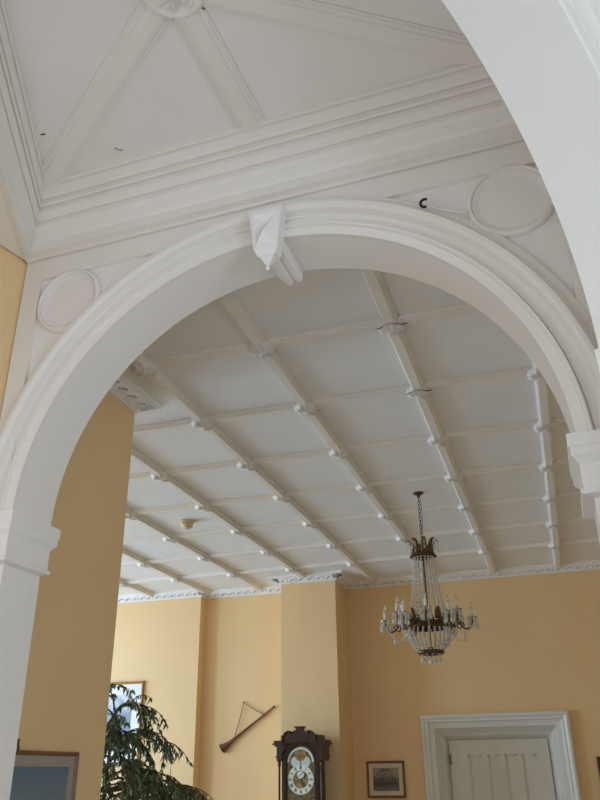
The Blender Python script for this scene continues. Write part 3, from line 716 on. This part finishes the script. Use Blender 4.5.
# ------------------------------------------------------------------ chandelier
def chandelier():
    base = H(-0.438, 2.917, 1.0); cx, cy = base.x, base.y
    t = thing('chandelier', base, 'brass and crystal basket chandelier hanging from the coffered ceiling', 'chandelier')
    def P(r, a, z): return Vector((cx + r*S*math.cos(a), cy + r*S*math.sin(a), zz(z)))
    ctr = lambda z: Vector((cx, cy, zz(z)))
    MB().lathe(base, [(0.045, 0), (0.048, -0.008), (0.035, -0.016), (0.015, -0.022), (0.010, -0.045), (0, -0.046)], 24).build('ceiling_plate', 'brass', t)
    ch = MB(); z = zz(1.0) - 0.04; i = 0; zend = zz(0.772)
    n_l = 13; step = (z - zend) / n_l
    for i in range(n_l):
        c = Vector((cx, cy, z - (i + .5)*step)); ax = Vector((1, 0, 0)) if i % 2 else Vector((0, 1, 0))
        ch.tube([c + ax*(0.009*math.cos(q)) + Vector((0, 0, step*0.62*math.sin(q))) for q in [2*PI*k/10 for k in range(10)]], 0.0032, 5, close=True)
    ch.build('chain', 'brass', t)
    cw = MB(); cw.tube([Vector((cx+0.016, cy, zz(0.995))), Vector((cx+0.02, cy, zz(0.9))), Vector((cx+0.006, cy, zz(0.80)))], 0.0025, 5); cw.build('flex', 'brass', t)
    # crown
    crown = MB().lathe(ctr(0.748), [(0.86*0.030*S, -0.006*S), (0.86*0.050*S, -0.006*S), (0.86*0.054*S, 0.0), (0.86*0.051*S, 0.008*S), (0.86*0.047*S, 0.010*S), (0.86*0.040*S, 0.016*S), (0.022*S, 0.028*S), (0.008*S, 0.036*S), (0.0, 0.036*S)], 32).build('crown', 'brass', t)
    for k in range(8):
        a = 2*PI*(k+.35)/8; mb = MB(); secs = []
        er = Vector((math.cos(a), math.sin(a), 0)); et = Vector((-er.y, er.x, 0))
        for (r, z, w_) in ((0.041, 0.750, 0.009), (0.038, 0.768, 0.0115), (0.038, 0.784, 0.012), (0.042, 0.797, 0.0105), (0.049, 0.806, 0.008), (0.056, 0.807, 0.005), (0.061, 0.801, 0.002)):
            secs.append([P(r, a, z) + et*(w_*S*s) + er*(0.004*S*(1-abs(s))*(1)) + er*q for s, q in ((-1,0),(-.5,0),(0,0),(.5,0),(1,0),(.5,-.004),(0,-.006),(-.5,-.004))])
        mb.sections(secs, smooth=True); lf_ = mb.build('acanthus_leaf', 'brass', crown)
        pd = MB(); tip = P(0.061, a, 0.801)
        for q in range(5): pd.ball(tip - Vector((0, 0, 0.014 + q*0.016)), 0.0055 if q < 4 else 0.008, 6, 4, 1.2)
        pd.build('crystal_drop', 'crystal', crown)
    rb = MB()
    for k in range(24): rb.ball(P(0.0465, 2*PI*k/24, 0.744), 0.011, 6, 4)
    rb.build('rosette_band', 'brass', crown)
    # stem
    MB().lathe(ctr(0.40), [(0.0, 0), (0.02, 0.0), (0.02, 0.02), (0.010, 0.03), (0.010, 0.20), (0.022, 0.22), (0.022, 0.26), (0.009, 0.28), (0.009, 0.60), (0.012, 0.63), (0.008, 0.66), (0.008, 0.80)], 14).build('stem', 'brass', t)
    # upper bead strands
    def strand(p_of, n_b, r_b):
        mb = MB()
        for q in range(n_b): mb.ball(p_of((q + .5)/n_b), r_b, 6, 4, 1.0)
        return mb
    for k in range(18):
        a = 2*PI*(k+.3)/18
        strand(lambda s, a=a: P(0.0385 + (0.070-0.0385)*(s**1.8), a, 0.742 - 0.236*s), 23, 0.0092).build('bead_strand', 'crystal', t)
    # main ring with leaf crest
    ring = MB().lathe(ctr(0.490), [(0.068*S, 0.004*S), (0.073*S, 0.006*S), (0.076*S, 0.002*S), (0.074*S, -0.003*S), (0.072*S, -0.006*S), (0.077*S, -0.009*S), (0.075*S, -0.014*S), (0.068*S, -0.014*S), (0.068*S, 0.004*S)], 40).build('ring', 'brass', t)
    for k in range(20):
        a = 2*PI*k/20
        MB().ball(P(0.076, a, 0.4865 + 0.004*(k % 2)), 0.017, 7, 5).build('ring_rosette', 'brass', ring)
    for k in range(10):
        a = 2*PI*(k+.5)/10; mb = MB(); secs = []; er = Vector((math.cos(a), math.sin(a), 0)); et = Vector((-er.y, er.x, 0))
        for (r, z, w_) in ((0.074, 0.500, 0.010), (0.076, 0.514, 0.013), (0.077, 0.528, 0.011), (0.080, 0.540, 0.006), (0.086, 0.544, 0.002)):
            secs.append([P(r, a, z) + et*(w_*S*s) + er*q for s, q in ((-1,0),(0,.008),(1,0),(0,-.004))])
        mb.sections(secs, smooth=True); mb.build('ring_leaf', 'brass', ring)
    # basket
    for k in range(24):
        a = 2*PI*(k+.5)/24
        def pb(s, a=a):
            r = 0.074 + 0.004*math.sin(PI*min(1, s*2)) - 0.030*(s**2.6); return P(r, a, 0.474 - 0.078*s)
        strand(pb, 10, 0.0092).build('bead_strand', 'crystal', t)
    MB().lathe(ctr(0.392), [(0.030*S, 0.004*S), (0.046*S, 0.006*S), (0.049*S, 0.0), (0.046*S, -0.006*S), (0.036*S, -0.008*S), (0.018*S, -0.011*S), (0, -0.012*S)], 32).build('basket_plate', 'brass', t)
    for k in range(10):
        a = 2*PI*k/10; mb = MB()
        for q in range(3): mb.ball(P(0.034, a, 0.383) - Vector((0, 0, q*0.02)), (0.008, 0.007, 0.012)[q], 6, 4, (1, 1, 1.6)[q])
        mb.build('crystal_drop', 'crystal', t)
    mb = MB(); mb.ball(ctr(0.366), 0.020, 10, 6, 1.1); mb.ball(ctr(0.352), 0.010, 8, 5, 1.3); mb.build('bottom_ball', 'crystal', t)
    # arms: alternately long and short, each with a candle, a glass pan and hanging drops
    NA = 12
    for k in range(NA):
        a = 2*PI*(k + 0.20)/NA
        arm = MB(); lng = k % 2 == 0
        RT, zt_ = (0.159, 0.506) if lng else (0.124, 0.526)
        c = [(0.076, 0.486), (0.092, 0.498), (0.104, 0.500), (0.113, 0.488), (0.124, 0.474), (0.137, 0.468), (0.150, 0.475), (0.157, 0.488), (0.159, 0.500)]
        if not lng: c = [(0.076, 0.486), (0.086, 0.506), (0.094, 0.512), (0.099, 0.502), (0.103, 0.490), (0.110, 0.486), (0.119, 0.493), (0.124, 0.506), (0.124, 0.520)]
        arm.tube([P(r, a, z) for r, z in c], [0.010, 0.009, 0.0085, 0.0085, 0.008, 0.008, 0.0075, 0.007, 0.007], 7)
        arm.tube([P(c[3][0] + 0.016*math.cos(q)*(1 - q/9), a, c[3][1] - 0.008 + 0.018*math.sin(q)*(1 - q/9)) for q in [0.6*j for j in range(10)]], 0.006, 5)
        ar = arm.build('arm', 'brass', t)
        cup = P(RT, a, zt_)
        MB().lathe(cup, [(0.006, -0.012), (0.010, -0.006), (0.030, 0.0), (0.042, 0.010), (0.040, 0.012), (0.012, 0.004), (0.012, 0.012), (0.0, 0.012)], 16).build('drip_pan', 'clear', ar)
        MB().lathe(cup, [(0.0135, 0.008), (0.0135, 0.085), (0.0, 0.085)], 10).build('candle', 'candle', ar)
        MB().lathe(cup + Vector((0, 0, 0.085)), [(0.006, 0), (0.012, 0.014), (0.011, 0.028), (0.004, 0.050), (0, 0.062)], 8).build('bulb', 'clear', ar)
        dr = MB()
        for j in range(6):
            b_a = 2*PI*j/6; e = cup + Vector((0.039*math.cos(b_a), 0.039*math.sin(b_a), 0.004))
            for q in range(5): dr.ball(e - Vector((0, 0, 0.008 + q*0.015)), (0.0075, 0.006, 0.0065, 0.007, 0.011)[q], 6, 4, (1.4, 1.3, 1.3, 1.3, 2.0)[q])
        dr.build('crystal_drop', 'crystal', ar)
        # a festoon of beads on a thread from the arm to the ring, and a longer pendant under the pan
        g = MB(); p0 = P(RT, a, zt_ - 0.008); p1 = P(0.080, a + 0.36, 0.470); pts = []
        for q in range(15):
            s_ = q/14; pts.append(p0.lerp(p1, s_) - Vector((0, 0, 0.12*math.sin(PI*s_))))
        g.tube(pts, 0.0022, 5)
        for pt in pts[1:-1]: g.ball(pt, 0.0058, 5, 4)
        g.build('crystal_garland', 'crystal', ar)
        pn = MB()
        if lng:
            tip = P(RT*0.80, a, 0.462)
            for q in range(5): pn.ball(tip - Vector((0, 0, q*0.017)), 0.0075 if q < 4 else 0.012, 6, 4, 1.3 if q < 4 else 1.8)
            pn.build('pendant', 'crystal', ar)
chandelier()

# ------------------------------------------------------------------ weeping fig
def fig():
    rnd = random.Random(21)
    bx, by = -1.64*S, 2.75*S
    t = thing('weeping_fig', (bx, by, 0), 'leafy dark green weeping fig tree in front of the gilt picture', 'plant')
    MB().lathe((bx, by, 0), [(0.13, 0.0), (0.15, 0.02), (0.19, 0.30), (0.21, 0.31), (0.21, 0.36), (0.185, 0.36), (0.18, 0.32), (0, 0.32)], 28).build('pot', 'terra', t)
    MB().lathe((bx, by, 0.315), [(0.178, 0.0), (0.178, 0.02), (0, 0.03)], 24).build('soil', 'soil', t)
    tr = MB()
    top = Vector((bx + 0.02, by, 1.62))
    tr.tube([(bx, by, 0.30), (bx+0.02, by+.01, 0.7), (bx-0.015, by, 1.1), top, (bx+.03, by, 2.0), (bx+.05, by, 2.24)], [0.026, 0.022, 0.019, 0.015, 0.009, 0.004], 8)
    lv = MB(); brs = MB()
    def leaf(p, d, L):
        d = d.normalized(); up = Vector((rnd.uniform(-.6,.6), rnd.uniform(-.6,.6), rnd.uniform(.2,1))); s = d.cross(up)
        if s.length < 1e-4: return
        s.normalize(); n = s.cross(d)
        w = L*0.21
        lv.add([p, p + d*L*.35 + s*w + n*0.003, p + d*L*.35 - s*w + n*0.003, p + d*L*.72 + s*w*.6 - n*0.003, p + d*L*.72 - s*w*.6 - n*0.003, p + d*L*1.05 - n*.012, p + d*L*.36 - n*.004, p + d*L*.72 - n*.009],
               [(0,1,6),(0,6,2),(1,3,7,6),(6,7,4,2),(3,5,7),(7,5,4)], True)
    def branch(p, dirn, L, sag, r, lvl, den=1.0):
        pts = []; q = Vector(p); dd = Vector(dirn).normalized(); n = max(5, int(L/0.06))
        for i in range(n+1):
            pts.append(q.copy())
            dd = (dd + Vector((rnd.uniform(-.14,.14), rnd.uniform(-.14,.14), rnd.uniform(-.10,.10) - sag/n))).normalized()
            q = q + dd*(L/n)
        brs.tube(pts, [r*(1 - .8*i/n) + .0012 for i in range(n+1)], 5)
        for i in range(1, n+1):
            if lvl == 0 and i > 1:
                for _ in range(2 + (rnd.random() < .3) - (rnd.random() > den)):
                    dv = (pts[i] - pts[i-1]).normalized(); sd = Vector((rnd.uniform(-1,1), rnd.uniform(-1,1), rnd.uniform(-.5,.35)))
                    branch(pts[i], dv*0.7 + sd*0.75, rnd.uniform(.14,.30), 1.1, .0035, 1, den)
            if lvl == 1 or i > n*.4:
                for _ in range(2 + (rnd.random() < .35)):
                    dv = (pts[i] - pts[i-1]).normalized(); sd = Vector((rnd.uniform(-1,1), rnd.uniform(-1,1), rnd.uniform(-.9,.3)))
                    if rnd.random() < den: leaf(pts[i], dv*.5 + sd*.7 + Vector((0,0,-.45)), rnd.uniform(.042,.068))
    # main limbs; the longest reach out low to the right
    specs = [((bx+.04,by,2.20), (.5,.2,.7), .24, 1.6), ((bx+.04,by,2.18), (-.4,-.4,.8), .22, 1.5), ((bx+.04,by,2.12), (.3,-.6,.6), .28, 1.6), ((bx+.03,by,2.02), (.6,.3,.6), .30, 1.6), ((bx+.03,by,1.93), (.3,-.5,.4), .36, 1.5),
             ((bx+.04,by,2.22), (-.15,.1,1), .20, 1.2), ((bx+.04,by,2.15), (.35,-.1,.8), .26, 1.7), ((bx+.03,by,2.05), (-.5,.2,.5), .34, 1.5), ((bx+.03,by,2.0), (.15,-.5,.6), .34, 1.6),
             ((bx+.03,by,1.95), (.6,.0,.55), .48, 1.5), ((bx+.02,by,1.85), (-.5,-.4,.4), .42, 1.4), ((bx+.02,by,1.82), (.7,-.3,.45), .55, 1.3), ((bx+.02,by,1.75), (.2,.7,.5), .45, 1.4),
             ((bx+.02,by,1.70), (.9,.05,.40), .75, 1.25), ((bx+.02,by,1.62), (1.0,-.15,.42), .84, 1.5), ((bx+.02,by,1.60), (1.0,-.02,.34), .86, 1.3), ((bx+.02,by,1.52), (1.0,-.1,.36), .96, 1.25), ((bx+.02,by,1.58), (1.0,.1,.42), 1.0, 1.3), ((bx+.02,by,1.66), (1.0,.1,.36), 0.86, 1.5), ((bx+.03,by,1.9), (-.2,-.8,.5), .3, 1.4), ((bx+.02,by,1.78), (.1,-.9,.4), .34, 1.4), ((bx+.02,by,1.98), (.5,-.5,.7), .36, 1.5), ((bx+.02,by,1.6), (.4,-.8,.4), .5, 1.2), ((bx+.02,by,1.58), (.9,.25,.30), .80, 1.1), ((bx,by,1.55), (-.6,.1,.4), .45, 1.4),
             ((bx,by,1.5), (.6,-.6,.3), .55, 1.2), ((bx,by,1.45), (.9,-.1,.15), .7, 1.0), ((bx,by,1.4), (-.3,-.7,.3), .5, 1.2), ((bx,by,1.4), (-.7,.5,.25), .5, 1.2), ((bx,by,1.35), (.3,.8,.3), .5, 1.2)]
    for p, d_, L, sg in specs: branch(p, d_, L * 1.25, sg, .008, 0, 0.5 if p[2] < 1.72 else 1.0)
    k = tr.build('trunk', 'bark', t); brs.build('branch', 'bark', t); lv.build('foliage', 'leaf', t)
fig()

# ------------------------------------------------------------------ sideboard with lamp and candelabrum
def sideboard():
    x0, x1, y0, y1 = -2.95*S, -2.02*S, 3.97*S, 4.24*S
    t = thing('sideboard', ((x0+x1)/2, (y0+y1)/2, 0), 'dark wooden sideboard below the gilt picture, hidden by the plant', 'sideboard')
    MB().box((x0, y0, 0.96), (x1, y1, 1.0)).build('top', 'mahog', t)
    MB().box((x0+.04, y0+.03, 0.16), (x1-.04, y1-.01, 0.96)).build('body', 'mahog', t)
    for i in range(4):
        w = (x1-x0-.10)/4; a = x0+.05+i*w
        dd = MB().box((a+.015, y0+.012, .22), (a+w-.015, y0+.032, .92)).build('door', 'mahog2', t)
        MB().ball((a+w*.5, y0, .6), .016, 10, 6).build('knob', 'goldbrass', dd)
    for xx in (x0+.06, x1-.12):
        for yy in (y0+.05, y1-.11): MB().box((xx, yy, 0), (xx+.06, yy+.06, .17)).build('leg', 'mahog', t)
sideboard()
def candelabrum():
    c = Vector((-2.06*S, 4.06*S, 1.0))
    t = thing('candelabrum', c, 'tall brown candelabrum with pale candles standing beside the plant', 'candelabrum')
    MB().lathe(c, [(0.08, 0), (0.085, 0.012), (0.06, 0.03), (0.02, 0.05), (0.014, 0.10), (0.024, 0.13), (0.012, 0.16), (0.012, 0.42), (0.022, 0.45), (0.010, 0.48), (0.010, 0.60), (0, 0.61)], 20).build('stand', 'oak', t)
    for (dx, dy, hz) in ((-0.045, -0.02, 0.685), (0.06, 0.02, 0.645)):
        arm = MB(); arm.tube([c + Vector((0, 0, .50)), c + Vector((dx*.6, dy*.6, .50)), c + Vector((dx, dy, .56)), c + Vector((dx, dy, hz))], .007, 7); ar = arm.build('arm', 'oak', t)
        q = c + Vector((dx, dy, hz))
        MB().lathe(q, [(0.006, -.03), (0.012, -.02), (0.022, 0), (0.026, .03), (0.020, .045), (0, .045)], 14).build('cup', 'oak', ar)
        MB().lathe(q, [(0.011, .04), (0.0095, .32), (0, .33)], 10).build('candle', 'candle', ar)
candelabrum()
def lamp():
    c = Vector((-2.56*S, 4.10*S, 1.0))
    t = thing('globe_lamp', c, 'small brass lamp with a white globe among the fig leaves', 'lamp')
    MB().lathe(c, [(0.085, 0), (0.09, 0.015), (0.06, 0.035), (0.02, 0.06), (0.016, 0.30), (0.05, 0.36), (0.065, 0.42), (0.05, 0.48), (0.025, 0.51), (0.03, 0.545), (0.0, 0.546)], 22).build('base', 'goldbrass', t)
    MB().ball(c + Vector((0, 0, 0.585)), 0.046, 20, 14).build('globe', 'globe', t)
lamp()

# ------------------------------------------------------------------ light
W = bpy.data.worlds.new('World'); SC.world = W; W.use_nodes = True
bg = W.node_tree.nodes['Background']; bg.inputs['Color'].default_value = (0.75, 0.86, 1.0, 1); bg.inputs['Strength'].default_value = 1.0
def area(name, loc, rot, sx, sy, power, col):
    L = bpy.data.lights.new(name, 'AREA'); L.shape = 'RECTANGLE'; L.size = sx; L.size_y = sy; L.energy = power; L.color = col
    o = bpy.data.objects.new(name, L); C.objects.link(o); o.location = loc; o.rotation_euler = rot
    return o
for i, (a, b) in enumerate(wl_sp):
    area('daylight_dining', (LW*S - 0.05, (a+b)/2, 2.1), (0, -PI/2, 0), 2.7, b - a - .1, (246, 216)[i], (0.52, 0.725, 0.97))
area('daylight_hall_side', (wr + 0.05, -1.2, 2.0), (0, PI/2, 0), 2.7, 2.1, 114, (0.70, 0.83, 1.0))
lo = area('fill_lobby', LOB[0] + LOB[1]*0.02, (0, 0, 0), LOB[2], 2.1, 20.5, (0.78, 0.855, 0.96))  # added fill lamp that lifts the lobby ceiling and right jamb
lo.rotation_euler = LOB[1].to_track_quat('Z', 'Y').to_euler()
area('daylight_hall_back', (0.9, -4.22, 2.0), (PI/2, 0, 0), 2.9, 2.7, 42, (0.78, 0.86, 0.96))

# ------------------------------------------------------------------ camera
cam = bpy.data.cameras.new('Camera'); co = bpy.data.objects.new('Camera', cam); C.objects.link(co)
PITCH, ROLL, YAW, F = 4.53022501e-01, 1.29634780e-02, -3.07037529e-01, 768.682378
cp, sp = math.cos(PITCH), math.sin(PITCH)
f_ = Vector((0, cp, sp)); r_ = Vector((1, 0, 0)); d_ = Vector((0, sp, -cp)); c_, s_ = math.cos(ROLL), math.sin(ROLL)
right = r_ * c_ + d_ * s_; down = r_ * -s_ + d_ * c_
cy_, sy_ = math.cos(YAW), math.sin(YAW)
def to_uv(v): return Vector((cy_ * v.x + sy_ * v.y, -sy_ * v.x + cy_ * v.y, v.z))
right, down, fwd = to_uv(right), to_uv(down), to_uv(f_)
m = Matrix((( right.x, -down.x, -fwd.x, 0), (right.y, -down.y, -fwd.y, 0), (right.z, -down.z, -fwd.z, EYE), (0, 0, 0, 1)))
co.matrix_world = m
cam.sensor_fit = 'HORIZONTAL'; cam.sensor_width = 36; cam.lens = F / 600 * 36; cam.clip_start = 0.02; cam.clip_end = 100
SC.camera = co
vs = SC.view_settings; SC.display_settings.display_device = 'sRGB'
vs.view_transform = 'Standard'; vs.look = 'None'; vs.gamma = 1.0; vs.use_curve_mapping = False; vs.exposure = 0.06
SC.cycles.max_bounces = 12; SC.cycles.diffuse_bounces = 8; SC.cycles.transmission_bounces = 8; SC.cycles.caustics_reflective = False; SC.cycles.caustics_refractive = False
